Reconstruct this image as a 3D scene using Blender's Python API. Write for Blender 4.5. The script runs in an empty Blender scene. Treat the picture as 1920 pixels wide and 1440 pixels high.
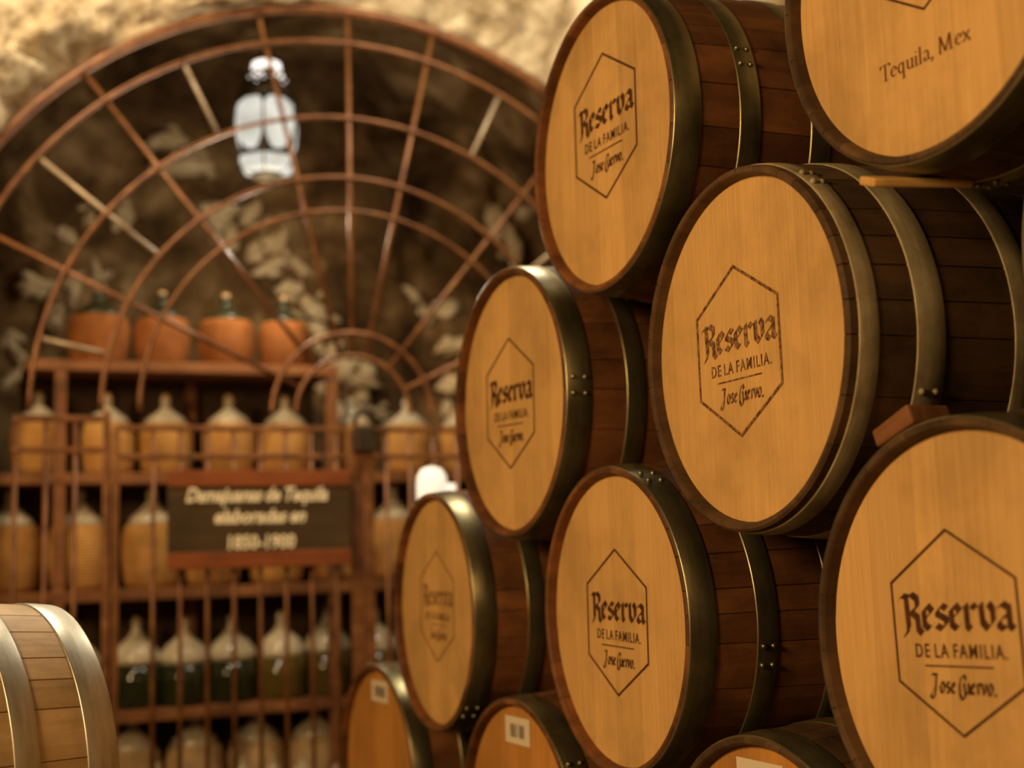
import bpy, bmesh, math, random
from mathutils import Vector, Matrix, noise

# ------------------------------------------------------------------ camera, world, lights, exposure
SC = bpy.context.scene
COL = SC.collection
PI = math.pi
ZC = 1.018                                  # camera height above the floor
F_PX, PITCH, ROLL = 2512.0, math.radians(7.13), math.radians(1.68)

cam_d = bpy.data.cameras.new('camera')
cam = bpy.data.objects.new('camera', cam_d)
COL.objects.link(cam)
cam_d.sensor_width = 36.0
cam_d.lens = F_PX / 1920.0 * 36.0
_fw = Vector((0, math.cos(PITCH), math.sin(PITCH)))
_u0 = Vector((0, -math.sin(PITCH), math.cos(PITCH)))
_r0 = Vector((1, 0, 0))
_r = _r0 * math.cos(ROLL) - _u0 * math.sin(ROLL)
_u = _r0 * math.sin(ROLL) + _u0 * math.cos(ROLL)
M = Matrix((_r, _u, -_fw)).transposed().to_4x4()
M.translation = Vector((0, 0, ZC))
cam.matrix_world = M
cam_d.dof.use_dof = True
cam_d.dof.focus_distance = 2.2
cam_d.dof.aperture_fstop = 2.0
cam_d.clip_start = 0.05
SC.camera = cam

SC.view_settings.view_transform = 'Standard'
SC.view_settings.look = 'None'
SC.view_settings.gamma = 1.0
SC.view_settings.use_curve_mapping = False
SC.view_settings.exposure = 0.0

world = bpy.data.worlds.new('world')
SC.world = world
world.use_nodes = True
world.node_tree.nodes['Background'].inputs[0].default_value = (1.0, 0.62, 0.30, 1)
world.node_tree.nodes['Background'].inputs[1].default_value = 0.03


def area(name, loc, target, size, power, color):
    d = bpy.data.lights.new(name, 'AREA')
    d.energy = power
    d.color = color
    d.shape = 'DISK'
    d.size = size
    o = bpy.data.objects.new(name, d)
    COL.objects.link(o)
    o.location = loc
    o.rotation_euler = (Vector(target) - Vector(loc)).to_track_quat('-Z', 'Y').to_euler()
    return o


def spot(name, loc, target, angle, power, color, radius=0.05, blend=0.4):
    d = bpy.data.lights.new(name, 'SPOT')
    d.energy = power
    d.color = color
    d.spot_size = math.radians(angle)
    d.spot_blend = blend
    d.shadow_soft_size = radius
    o = bpy.data.objects.new(name, d)
    COL.objects.link(o)
    o.location = loc
    o.rotation_euler = (Vector(target) - Vector(loc)).to_track_quat('-Z', 'Y').to_euler()
    return o


WARM = (1.0, 0.60, 0.25)
area('cellar_lamp_heads', (-2.8, -0.1, 2.25), (0.3, 2.3, 1.1), 0.9, 122, (1.0, 0.66, 0.31))
area('front_fill', (1.3, -1.2, 2.8), (0.9, 2.4, 1.2), 1.2, 15, WARM)  # added fill from behind the camera, lifts the dark barrel sides
spot('wall_washer', (-1.3, 3.5, 3.7), (-0.7, 5.2, 3.4), 120, 140, (1.0, 0.79, 0.51), 0.08)
spot('shelf_spot', (-2.4, 1.9, 3.1), (-0.75, 5.9, 1.1), 34, 230, (1.0, 0.66, 0.33), 0.10)
spot('pale_barrel_spot', (-1.35, 4.25, 3.6), (-1.0, 2.15, 0.8), 32, 270, (1.0, 0.90, 0.68), 0.06)  # added spot narrowed onto the pale barrel to brighten it from above
area('ceiling_lamp', (0.05, 4.55, 3.42), (0.05, 4.5, 0.0), 0.55, 21, (1.0, 0.90, 0.70))

# gate frame of reference: x along the arch wall, y away from the camera, z up
GA = math.radians(22.0)
G0 = Vector((-0.614, 5.152, 0.0))
ZS = 1.5635                                 # springing height of the arches


def G(x, y, z):
    return Vector((G0.x + x * math.cos(GA) - y * math.sin(GA), G0.y + x * math.sin(GA) + y * math.cos(GA), z))


# ------------------------------------------------------------------ helpers
def tag(o, label=None, cat=None, group=None, kind=None):
    if label: o['label'] = label
    if cat: o['category'] = cat
    if group: o['group'] = group
    if kind: o['kind'] = kind
    return o


def empty(name, loc=(0, 0, 0), rz=0.0, parent=None):
    o = bpy.data.objects.new(name, None)
    o.empty_display_size = 0.1
    COL.objects.link(o)
    o.location = loc
    o.rotation_euler = (0, 0, rz)
    if parent: o.parent = parent
    return o


def link(name, mesh, parent=None, loc=None, rot=None):
    o = bpy.data.objects.new(name, mesh)
    COL.objects.link(o)
    if parent: o.parent = parent
    if loc is not None: o.location = loc
    if rot is not None: o.rotation_euler = rot
    return o


def to_mesh(bm, name, mats, smooth=False):
    me = bpy.data.meshes.new(name)
    bm.to_mesh(me)
    bm.free()
    for m in (mats if isinstance(mats, (list, tuple)) else [mats]):
        me.materials.append(m)
    if smooth:
        me.polygons.foreach_set('use_smooth', [True] * len(me.polygons))
    return me


def add_box(bm, c, s, rot=None, bev=0.0):
    r = bmesh.ops.create_cube(bm, size=1.0)
    vs = r['verts']
    for v in vs:
        v.co = Vector((v.co.x * s[0], v.co.y * s[1], v.co.z * s[2]))
    if bev > 0:
        es = list({e for v in vs for e in v.link_edges})
        rr = bmesh.ops.bevel(bm, geom=es, offset=bev, segments=2, affect='EDGES', profile=0.5)
        vs = list({v for f in rr['faces'] for v in f.verts} | {v for v in vs if v.is_valid})
    for v in vs:
        if rot is not None: v.co = rot @ v.co
        v.co += Vector(c)
    return vs


def add_tube(bm, pts, r, seg=8, closed=False, caps=True, radii=None):
    pts = [Vector(p) for p in pts]
    n = len(pts)
    rings = []
    up = None
    for i, p in enumerate(pts):
        if closed:
            t = pts[(i + 1) % n] - pts[i - 1]
        else:
            t = pts[min(i + 1, n - 1)] - pts[max(i - 1, 0)]
        t.normalize()
        if up is None:
            up = Vector((0, 0, 1)) if abs(t.z) < 0.9 else Vector((1, 0, 0))
        a = t.cross(up)
        a.normalize()
        b = a.cross(t)
        b.normalize()
        up = b
        rr = radii[i] if radii else r
        rings.append([bm.verts.new(p + a * rr * math.cos(k * 2 * PI / seg) + b * rr * math.sin(k * 2 * PI / seg)) for k in range(seg)])
    m = n if closed else n - 1
    for i in range(m):
        A, B = rings[i], rings[(i + 1) % n]
        for k in range(seg):
            bm.faces.new((A[k], A[(k + 1) % seg], B[(k + 1) % seg], B[k]))
    if caps and not closed:
        bm.faces.new(list(reversed(rings[0])))
        bm.faces.new(rings[-1])


def add_lathe(bm, prof, seg=32, axis='z', cap0=True, cap1=True):
    rings = []
    for (r, h) in prof:
        ring = []
        for k in range(seg):
            a = 2 * PI * k / seg
            if axis == 'z':
                ring.append(bm.verts.new((r * math.cos(a), r * math.sin(a), h)))
            else:
                ring.append(bm.verts.new((r * math.cos(a), h, r * math.sin(a))))
        rings.append(ring)
    for i in range(len(rings) - 1):
        for k in range(seg):
            q = (rings[i][k], rings[i][(k + 1) % seg], rings[i + 1][(k + 1) % seg], rings[i + 1][k])
            bm.faces.new(q if axis == 'z' else tuple(reversed(q)))
    if cap0: bm.faces.new(list(reversed(rings[0])) if axis == 'z' else rings[0])
    if cap1: bm.faces.new(rings[-1] if axis == 'z' else list(reversed(rings[-1])))


def fbm(p, oct=4):
    v, a = 0.0, 0.5
    q = Vector(p)
    for _ in range(oct):
        v += a * noise.noise(q)
        q = q * 2.03 + Vector((7.3, 1.7, 3.1))
        a *= 0.5
    return v


# ------------------------------------------------------------------ materials
class NT:
    def __init__(self, name):
        self.m = bpy.data.materials.new(name)
        self.m.use_nodes = True
        self.t = self.m.node_tree
        self.b = self.t.nodes['Principled BSDF']

    def n(self, kind, **kw):
        nd = self.t.nodes.new(kind)
        for k, v in kw.items():
            if k in nd.inputs: nd.inputs[k].default_value = v
            else: setattr(nd, k, v)
        return nd

    def l(self, a, b): self.t.links.new(a, b)

    def ramp(self, src, stops):
        r = self.n('ShaderNodeValToRGB')
        e = r.color_ramp.elements
        while len(e) < len(stops): e.new(0.5)
        for k, (p, c) in enumerate(stops):
            e[k].position = p
            e[k].color = (*c, 1)
        self.l(src, r.inputs[0])
        return r.outputs[0]

    def mul(self, a, b, fac=1.0, mode='MULTIPLY'):
        m = self.n('ShaderNodeMix', data_type='RGBA', blend_type=mode)
        m.inputs[0].default_value = fac
        for s, v in ((6, a), (7, b)):
            if hasattr(v, 'is_output'): self.l(v, m.inputs[s])
            else: m.inputs[s].default_value = (*v, 1)
        return m.outputs[2]

    def mixf(self, f, a, b):
        m = self.n('ShaderNodeMix', data_type='RGBA')
        self.l(f, m.inputs[0])
        for s, v in ((6, a), (7, b)):
            if hasattr(v, 'is_output'): self.l(v, m.inputs[s])
            else: m.inputs[s].default_value = (*v, 1)
        return m.outputs[2]

    def coords(self, scale=(1, 1, 1), out='Object', offset_random=True):
        tc = self.n('ShaderNodeTexCoord')
        mp = self.n('ShaderNodeMapping')
        mp.inputs['Scale'].default_value = scale
        self.l(tc.outputs[out], mp.inputs['Vector'])
        if offset_random:
            oi = self.n('ShaderNodeObjectInfo')
            mm = self.n('ShaderNodeMath', operation='MULTIPLY')
            mm.inputs[1].default_value = 37.0
            self.l(oi.outputs['Random'], mm.inputs[0])
            cx = self.n('ShaderNodeCombineXYZ')
            for k in range(3): self.l(mm.outputs[0], cx.inputs[k])
            self.l(cx.outputs[0], mp.inputs['Location'])
        return mp.outputs[0]

    def noise(self, vec, scale, detail=4, rough=0.55, dist=0.0):
        nz = self.n('ShaderNodeTexNoise')
        nz.inputs['Scale'].default_value = scale
        nz.inputs['Detail'].default_value = detail
        nz.inputs['Roughness'].default_value = rough
        nz.inputs['Distortion'].default_value = dist
        self.l(vec, nz.inputs['Vector'])
        return nz.outputs[0]

    def bump(self, h, strength=0.3, dist=0.01):
        b = self.n('ShaderNodeBump')
        b.inputs['Strength'].default_value = strength
        b.inputs['Distance'].default_value = dist
        self.l(h, b.inputs['Height'])
        self.l(b.outputs[0], self.b.inputs['Normal'])

    def base(self, c, rough=0.6, metal=0.0, spec=0.4):
        if hasattr(c, 'is_output'): self.l(c, self.b.inputs['Base Color'])
        else: self.b.inputs['Base Color'].default_value = (*c, 1)
        self.b.inputs['Roughness'].default_value = rough
        self.b.inputs['Metallic'].default_value = metal
        self.b.inputs['Specular IOR Level'].default_value = spec
        return self.m


def wood_mat(name, dark, light, tone_lo, grain_scale, rough=0.6, bumpy=0.15, stain=0.0, use_tone=True, spec=0.3):
    k = NT(name)
    v = k.coords(grain_scale)
    g = k.noise(v, 1.0, 6, 0.6, 0.3)
    c = k.ramp(g, [(0.30, dark), (0.70, light)])
    if use_tone:
        at = k.n('ShaderNodeAttribute', attribute_name='tone')
        tn = k.ramp(at.outputs['Fac'], [(0.0, (tone_lo,) * 3), (1.0, (1, 1, 1))])
        c = k.mul(c, tn)
    if stain > 0:
        v2 = k.coords((1, 1, 1))
        s = k.noise(v2, 5.0, 5, 0.65)
        st = k.ramp(s, [(0.36, (1 - stain,) * 3), (0.56, (1, 1, 1))])
        c = k.mul(c, st)
    k.base(c, rough, 0, spec)
    k.bump(g, bumpy, 0.003)
    return k.m


MAT = {}
MAT['head'] = wood_mat('pale_oak_head', (0.67, 0.375, 0.120), (0.79, 0.465, 0.165), 0.80, (150, 25, 5), 0.55, 0.04, 0.20)
MAT['head_deep'] = wood_mat('shaded_oak_head', (0.52, 0.225, 0.045), (0.66, 0.30, 0.065), 0.80, (150, 25, 5), 0.55, 0.04, 0.15)  # head oak darkened: the shade on the lowest heads is put into the colour
MAT['stave_red'] = wood_mat('reddish_oak_staves', (0.17, 0.060, 0.018), (0.33, 0.125, 0.038), 0.55, (26, 6, 26), 0.6, 0.4, 0.5)
MAT['stave_dark'] = wood_mat('dark_oak_staves', (0.095, 0.048, 0.018), (0.19, 0.096, 0.036), 0.55, (26, 6, 26), 0.65, 0.4, 0.55)
MAT['stave_pale'] = wood_mat('pale_oak_staves', (0.52, 0.33, 0.14), (0.78, 0.54, 0.27), 0.72, (22, 5, 22), 0.6, 0.25, 0.30)
MAT['plank'] = wood_mat('raw_pine_plank', (0.62, 0.34, 0.10), (0.80, 0.46, 0.15), 0.8, (30, 6, 30), 0.6, 0.2, 0.1, use_tone=False)
MAT['old_wood'] = wood_mat('old_brown_wood', (0.15, 0.055, 0.018), (0.30, 0.12, 0.04), 0.8, (4, 26, 26), 0.7, 0.3, 0.3, use_tone=False)
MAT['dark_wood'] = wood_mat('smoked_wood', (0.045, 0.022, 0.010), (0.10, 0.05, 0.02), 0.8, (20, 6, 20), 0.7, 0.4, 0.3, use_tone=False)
MAT['sign_wood'] = wood_mat('stained_sign_wood', (0.045, 0.027, 0.009), (0.08, 0.046, 0.016), 0.8, (4, 26, 26), 0.6, 0.2, 0.3, use_tone=False)
MAT['sign_frame'] = wood_mat('reddish_sign_frame', (0.16, 0.042, 0.010), (0.26, 0.072, 0.018), 0.8, (4, 26, 26), 0.6, 0.2, 0.2, use_tone=False)


def hoop_mat(name, a, b, rough, metal, sc=(6, 60, 6)):
    k = NT(name)
    v = k.coords((1, 1, 1))
    g = k.noise(v, 9.0, 6, 0.65)
    v2 = k.coords(sc)
    g2 = k.noise(v2, 1.5, 4, 0.6)
    c = k.mul(k.ramp(g, [(0.35, a), (0.68, b)]), k.ramp(g2, [(0.3, (0.72, 0.72, 0.72)), (0.65, (1, 1, 1))]))
    k.base(c, rough, metal, 0.5)
    k.bump(g, 0.12, 0.004)
    return k.m


MAT['hoop'] = hoop_mat('dull_olive_hoop_iron', (0.24, 0.20, 0.095), (0.44, 0.38, 0.21), 0.34, 0.88)
MAT['hoop_tan'] = hoop_mat('weathered_tan_hoop', (0.26, 0.19, 0.09), (0.56, 0.45, 0.25), 0.65, 0.1, (10, 90, 10))
MAT['hoop_grey'] = hoop_mat('galvanised_hoop', (0.46, 0.42, 0.33), (0.66, 0.61, 0.50), 0.38, 0.7)

k = NT('burned_mark')
v = k.coords((1, 1, 1))
MAT['burn'] = k.base(k.ramp(k.noise(v, 60, 3), [(0.3, (0.055, 0.020, 0.010)), (0.75, (0.125, 0.050, 0.018))]), 0.8, 0, 0.1)
k = NT('worn_burned_mark')
v = k.coords((1, 1, 1))
MAT['burn_worn'] = k.base(k.ramp(k.noise(v, 120, 4), [(0.38, (0.085, 0.032, 0.013)), (0.66, (0.40, 0.21, 0.075))]), 0.8, 0, 0.1)
k = NT('faint_burned_mark')
v = k.coords((1, 1, 1))
MAT['burn_faint'] = k.base(k.ramp(k.noise(v, 60, 3), [(0.3, (0.22, 0.10, 0.035)), (0.75, (0.36, 0.18, 0.062))]), 0.8, 0, 0.1)
MAT['ink'] = NT('brown_print').base((0.16, 0.062, 0.018), 0.8, 0, 0.1)
MAT['paper'] = NT('label_paper').base((0.74, 0.62, 0.45), 0.7)
MAT['print'] = NT('label_print').base((0.10, 0.07, 0.04), 0.7)

k = NT('rusty_iron')
v = k.coords((1, 1, 1))
g = k.noise(v, 14, 6, 0.65)
MAT['rust'] = k.base(k.ramp(g, [(0.30, (0.10, 0.034, 0.010)), (0.58, (0.24, 0.095, 0.030)), (0.80, (0.40, 0.20, 0.08))]), 0.42, 0.25, 0.6)
k.bump(g, 0.25, 0.004)
k = NT('pale_steel')
v = k.coords((1, 1, 1))
MAT['grey_steel'] = k.base(k.ramp(k.noise(v, 12, 5), [(0.3, (0.28, 0.20, 0.12)), (0.7, (0.55, 0.44, 0.31))]), 0.45, 0.3, 0.5)
k = NT('dark_iron')
v = k.coords((1, 1, 1))
MAT['iron'] = k.base(k.ramp(k.noise(v, 20, 4), [(0.3, (0.025, 0.018, 0.010)), (0.7, (0.07, 0.05, 0.03))]), 0.5, 0.5)


def stone_mat(name, dark, mid, pale, scale, lo, hi, bumpd=0.03):
    k = NT(name)
    v = k.coords((1, 1, 1), offset_random=False)
    a = k.noise(v, scale, 8, 0.62, 0.6)
    b = k.noise(v, scale * 4.3, 6, 0.6, 0.2)
    c = k.ramp(a, [(lo, dark), ((lo + hi) / 2, mid), (hi, pale)])
    c = k.mul(c, k.ramp(b, [(0.30, (0.62, 0.58, 0.52)), (0.62, (1, 1, 1))]))
    k.base(c, 0.9, 0, 0.15)
    mx = k.n('ShaderNodeMath', operation='ADD')
    k.l(a, mx.inputs[0])
    k.l(b, mx.inputs[1])
    k.bump(mx.outputs[0], 0.6, bumpd)
    return k.m


MAT['front_stone'] = stone_mat('cream_rubble_stone', (0.26, 0.18, 0.10), (0.62, 0.49, 0.31), (0.78, 0.66, 0.46), 3.2, 0.32, 0.55, 0.08)
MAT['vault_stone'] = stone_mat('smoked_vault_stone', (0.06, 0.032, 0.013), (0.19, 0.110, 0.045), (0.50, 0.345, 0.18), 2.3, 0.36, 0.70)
MAT['pale_stone'] = stone_mat('pale_lime_stone', (0.54, 0.39, 0.22), (0.72, 0.56, 0.34), (0.82, 0.67, 0.45), 6.0, 0.30, 0.62, 0.01)
MAT['floor_stone'] = stone_mat('worn_floor_stone', (0.10, 0.065, 0.035), (0.18, 0.12, 0.065), (0.28, 0.20, 0.11), 3.0, 0.3, 0.65, 0.01)


def wicker_mat(name, a, b):
    k = NT(name)
    v = k.coords((1, 1, 1))
    w = k.n('ShaderNodeTexWave', wave_type='BANDS', bands_direction='Z')
    w.inputs['Scale'].default_value = 26
    w.inputs['Distortion'].default_value = 2.0
    w.inputs['Detail'].default_value = 2
    k.l(v, w.inputs['Vector'])
    g = k.noise(v, 11, 5, 0.6)
    c = k.mul(k.ramp(g, [(0.3, a), (0.7, b)]), k.ramp(w.outputs[1], [(0.0, (0.62, 0.58, 0.52)), (0.6, (1, 1, 1))]))
    k.base(c, 0.75, 0, 0.2)
    k.bump(w.outputs[1], 0.5, 0.008)
    return k.m


MAT['wicker'] = wicker_mat('golden_wicker', (0.44, 0.20, 0.05), (0.62, 0.34, 0.10))
MAT['wicker_red'] = wicker_mat('reddish_wicker', (0.22, 0.070, 0.014), (0.34, 0.12, 0.028))
MAT['wicker_beige'] = wicker_mat('beige_wicker', (0.50, 0.33, 0.16), (0.66, 0.46, 0.25))

k = NT('dusty_glass')
v = k.coords((1, 1, 1))
g = k.noise(v, 14, 4, 0.6)
MAT['glass'] = k.base(k.ramp(g, [(0.3, (0.55, 0.46, 0.30)), (0.7, (0.80, 0.70, 0.52))]), 0.16, 0, 0.6)
k.b.inputs['Transmission Weight'].default_value = 0.25
k = NT('shaded_green_glass')
MAT['glass_shaded'] = k.base((0.022, 0.022, 0.009), 0.3, 0, 0.4)  # near-black green: the dark over the top-shelf necks is put into the colour
k = NT('green_liquor')
MAT['liquid'] = k.base((0.018, 0.020, 0.006), 0.08, 0, 0.6)
k = NT('amber_liquor')
MAT['liquid_amber'] = k.base((0.075, 0.050, 0.008), 0.08, 0, 0.6)
MAT['cork'] = NT('cork').base((0.42, 0.26, 0.12), 0.85)
MAT['cream_paint'] = NT('cream_paint').base((0.85, 0.74, 0.52), 0.6)


def emit(name, c, s):
    k = NT(name)
    k.b.inputs['Base Color'].default_value = (*c, 1)
    k.b.inputs['Emission Color'].default_value = (*c, 1)
    k.b.inputs['Emission Strength'].default_value = s
    return k.m


k = NT('lit_frosted_pane')
v = k.coords((1, 1, 1))
g = k.noise(v, 9, 3, 0.5)
k.l(k.ramp(g, [(0.30, (0.50, 0.49, 0.41)), (0.60, (0.82, 0.80, 0.70))]), k.b.inputs['Emission Color'])
k.b.inputs['Emission Strength'].default_value = 0.92
k.b.inputs['Base Color'].default_value = (0.03, 0.03, 0.03, 1)
MAT['pane'] = k.m
MAT['spark'] = emit('lamp_hole_glow', (0.95, 0.90, 0.84), 1.6)
MAT['lamp_white'] = emit('lit_white_lamp', (0.95, 0.88, 0.74), 0.75)

# ------------------------------------------------------------------ the setting
def grid_mesh(name, fn, nu, nv, mat):
    bm = bmesh.new()
    vs = [[bm.verts.new(fn(i / nu, j / nv)) for j in range(nv + 1)] for i in range(nu + 1)]
    for i in range(nu):
        for j in range(nv):
            bm.faces.new((vs[i][j], vs[i + 1][j], vs[i + 1][j + 1], vs[i][j + 1]))
    return to_mesh(bm, name, mat, True)


def struct(name, mesh):
    o = link(name, mesh)
    o['kind'] = 'structure'
    return o


RO = 1.652                                   # radius of the rough stone arch


def arch_wall():
    path = []
    for i in range(22):
        path.append(((-RO, ZS * i / 22), (-1, 0)))
    for i in range(261):
        a = PI - PI * i / 260
        path.append(((RO * math.cos(a), ZS + RO * math.sin(a)), (math.cos(a), math.sin(a))))
    for i in range(1, 23):
        path.append(((RO, ZS * (1 - i / 22)), (1, 0)))
    ks = [None, 0.0, 0.012, 0.025, 0.04] + [0.055 + 0.021 * i for i in range(48)] + [1.12, 1.25, 1.4, 1.6, 1.8, 2.2, 2.8]
    bm = bmesh.new()
    rows = []
    for (p, d) in path:
        row = []
        for kk in ks:
            q = kk or 0.0
            x, z = p[0] + d[0] * q, p[1] + d[1] * q
            e = fbm((x * 2.6, 3.0, z * 2.6), 4) * 0.06 * max(0.25, 1 - q * 4) + fbm((x * 9, 8, z * 9), 3) * 0.025
            if q < 0.3:
                x += d[0] * e * (1 - q / 0.3)
                z += d[1] * e * (1 - q / 0.3)
            if kk is None:
                y = 0.05
            else:
                rg = min(1, q / 0.1 + 0.15)
                y = -0.02 - fbm((x * 1.7, 0, z * 1.7), 5) * 0.30 - (abs(fbm((x * 4.1, 5, z * 5.6), 4)) * 0.30 - fbm((x * 13, 2, z * 16), 3) * 0.07) * rg - 0.10 * min(1, q / 0.25)
                y = min(y, 0.03)
            row.append(bm.verts.new(G(x, y, max(z, 0.0))))
        rows.append(row)
    for i in range(len(rows) - 1):
        for j in range(len(ks) - 1):
            bm.faces.new((rows[i][j], rows[i][j + 1], rows[i + 1][j + 1], rows[i + 1][j]))
    return to_mesh(bm, 'wall_back', MAT['front_stone'], True)


struct('wall_back', arch_wall())

RV = 1.98


def vault(u, v):
    L = ZS
    tot = 2 * L + PI * RV
    s = u * tot
    y = 0.04 + v * 1.75
    if s < L: x, z, dx, dz = -RV, s, 1, 0
    elif s < L + PI * RV:
        a = PI - (s - L) / RV
        x, z, dx, dz = RV * math.cos(a), ZS + RV * math.sin(a), -math.cos(a), -math.sin(a)
    else: x, z, dx, dz = RV, tot - s, -1, 0
    e = fbm((x * 2.2, y * 2.2, z * 2.2), 5) * 0.22
    return G(x + dx * e, y, max(0, z + dz * e))


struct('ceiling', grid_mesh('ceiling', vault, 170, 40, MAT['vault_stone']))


def end_wall(u, v):
    x, z = -2.05 + 4.1 * u, 3.65 * v
    y = 1.66 + fbm((x * 2.4, 9, z * 2.4), 5) * 0.30
    return G(x, y, z)


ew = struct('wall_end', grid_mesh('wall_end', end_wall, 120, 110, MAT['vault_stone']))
LUMPS = [[-1.083, 2.974, 0.084], [-1.14, 3.125, 0.056], [-0.925, 2.745, 0.077], [-0.832, 2.641, 0.063], [-0.738, 2.758, 0.063], [-0.712, 2.566, 0.056], [-0.645, 2.487, 0.063], [-0.575, 2.643, 0.056], [-0.494, 2.495, 0.049], [-0.537, 2.354, 0.07], [-0.427, 2.29, 0.063], [-0.497, 2.218, 0.049], [-0.387, 2.167, 0.056], [-0.318, 2.059, 0.063], [-0.278, 1.95, 0.084], [-0.137, 1.953, 0.056], [-0.167, 1.828, 0.056], [-0.14, 1.759, 0.063], [-0.281, 1.73, 0.042], [-0.055, 1.746, 0.042], [-1.842, 2.028, 0.049], [-1.859, 1.889, 0.056], [-1.774, 1.903, 0.056], [-1.752, 2.325, 0.056], [-1.678, 2.2, 0.042], [-1.583, 2.32, 0.049], [-1.461, 2.391, 0.042], [0.308, 2.306, 0.056], [0.333, 2.106, 0.063], [0.364, 1.907, 0.07], [0.359, 1.708, 0.07], [0.319, 1.539, 0.056], [0.627, 2.791, 0.07], [0.771, 2.861, 0.056], [0.686, 2.646, 0.056], [-1.339, 2.743, 0.049], [-1.513, 2.705, 0.042], [-1.635, 2.591, 0.042], [0.102, 2.369, 0.035], [0.188, 2.273, 0.035]]
rnd = random.Random(5)
ALL = []
for (x, z, r) in LUMPS:
    x += 0.656
    ALL.append((x, z, r * 1.0))
    for q in range(2):
        ALL.append((x + rnd.uniform(-1.5, 1.5) * r, z + rnd.uniform(-1.4, 1.4) * r, r * rnd.uniform(0.35, 0.7)))
for (x, z, r) in ALL:
    bm = bmesh.new()
    bmesh.ops.create_icosphere(bm, subdivisions=3, radius=1.0)
    rot = Matrix.Rotation(rnd.uniform(0, PI), 3, 'Y')
    off = Vector((rnd.uniform(0, 50), rnd.uniform(0, 50), rnd.uniform(0, 50)))
    sx, sz = rnd.uniform(0.9, 1.9), rnd.uniform(0.5, 0.9)
    yb = 1.66 + fbm((x * 2.4, 9, z * 2.4), 5) * 0.30
    for vv in bm.verts:
        q = vv.co * (1 + 1.1 * fbm(vv.co * 1.3 + off, 4))
        q = rot @ Vector((q.x * r * sx, q.y * r * 0.8, q.z * r * sz))
        vv.co = G(x + q.x, yb - 0.01 + q.y, z + q.z)
    o = link('pale_rock', to_mesh(bm, 'pale_rock', MAT['pale_stone'], True), ew)

struct('floor', grid_mesh('floor', lambda u, v: Vector((-5 + 9 * u, -2 + 10 * v, fbm((u * 30, v * 30, 0), 3) * 0.006 - 0.004)), 90, 90, MAT['floor_stone']))

# barrel row frame of reference
PHI = math.radians(64.82)
RV_ = Vector((math.sin(PHI), math.cos(PHI), 0))      # along the barrels, away from their heads
RS_ = Vector((math.cos(PHI), -math.sin(PHI), 0))     # along the row, towards the camera


def right_wall(u, v):
    p = Vector((-0.21, 3.367, 0)) + RV_ * (1.25 - fbm((u * 9, v * 5, 2), 4) * 0.25) + RS_ * (-1.66 + 5.6 * u)
    p.z = 3.9 * v
    return p


struct('wall_right', grid_mesh('wall_right', right_wall, 80, 60, MAT['front_stone']))

# ------------------------------------------------------------------ lettering by a broad pen
def pen(bm, strokes, ox, oz, sx, sz, ang, w, y=-0.0006):
    """strokes of a broad-edged pen as flat polygons in the local xz plane (facing -y)"""
    n = Vector((math.cos(ang), math.sin(ang))) * (w / 2)
    for st in strokes:
        pts = [Vector((ox + a * sx, oz + b * sz)) for a, b in st]
        for p, q in zip(pts, pts[1:]):
            c = [p - n, q - n, q + n, p + n]
            ar = (c[1] - c[0]).cross(c[2] - c[0]) if hasattr(c[0], 'cross') else 0
            d = q - p
            if abs(d.x * n.y - d.y * n.x) < 1e-10: continue
            if d.x * n.y - d.y * n.x < 0: c.reverse()
            bm.faces.new([bm.verts.new((a.x, y, a.y)) for a in c])


GOTH = {
    'R': [[(-.12, 1.22), (.12, 1.42), (.34, 1.36)], [(.30, 1.42), (.34, 0.05), (.10, -.28)], [(.12, -.20), (.30, -.12)], [(.34, 1.34), (.60, 1.46), (.86, 1.28), (.86, .92), (.44, .70)],
          [(.50, .72), (.82, .50), (.84, .02), (1.02, -.18)]],
    'e': [[(.14, .82), (.14, .20), (.38, .02), (.64, .22)], [(.12, .80), (.38, .98), (.62, .74), (.20, .46)]],
    's': [[(.64, .84), (.40, .98), (.14, .78), (.14, .62), (.60, .42), (.60, .20), (.36, .02), (.06, .16)]],
    'r': [[(.0, .86), (.17, .98), (.17, .14), (.30, .0)], [(.17, .74), (.46, .98), (.62, .84)]],
    'v': [[(-.02, .88), (.14, 1.0), (.16, .28), (.40, .02), (.66, .28), (.66, .80), (.50, 1.02)]],
    'a': [[(.08, .84), (.34, 1.0), (.60, .84), (.60, .14), (.76, .02)], [(.58, .56), (.30, .48), (.10, .30), (.12, .14), (.32, .02), (.58, .20)]],
}
SCRIPT = {
    'J': [[(.05, 1.30), (.35, 1.62), (.95, 1.58)], [(.82, 1.58), (.62, .3), (.42, -.40), (.16, -.50), (.04, -.22), (.50, .42)]],
    'o': [[(.30, .98), (.08, .60), (.12, .12), (.34, .02), (.54, .40), (.50, .85), (.30, .98)]],
    's': [[(.50, .90), (.26, .96), (.18, .70), (.44, .36), (.38, .06), (.08, .10)]],
    'e': [[(.12, .42), (.46, .66), (.40, .96), (.16, .80), (.10, .24), (.30, .02), (.56, .24)]],
    'C': [[(1.0, 1.20), (.92, 1.62), (.60, 1.50), (.30, .80), (.26, -.10), (.50, -.48), (.80, -.30), (.82, .1)]],
    'u': [[(.05, .96), (.12, .14), (.30, .02), (.52, .40), (.54, .96), (.58, .10), (.70, .04)]],
    'r': [[(.05, .80), (.20, .96), (.18, .02)], [(.20, .70), (.40, .98), (.52, .84)]],
    'v': [[(.04, .96), (.20, .04), (.48, .60), (.44, .98)]],
    '.': [[(.06, .12), (.16, -.02)]],
}
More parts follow.
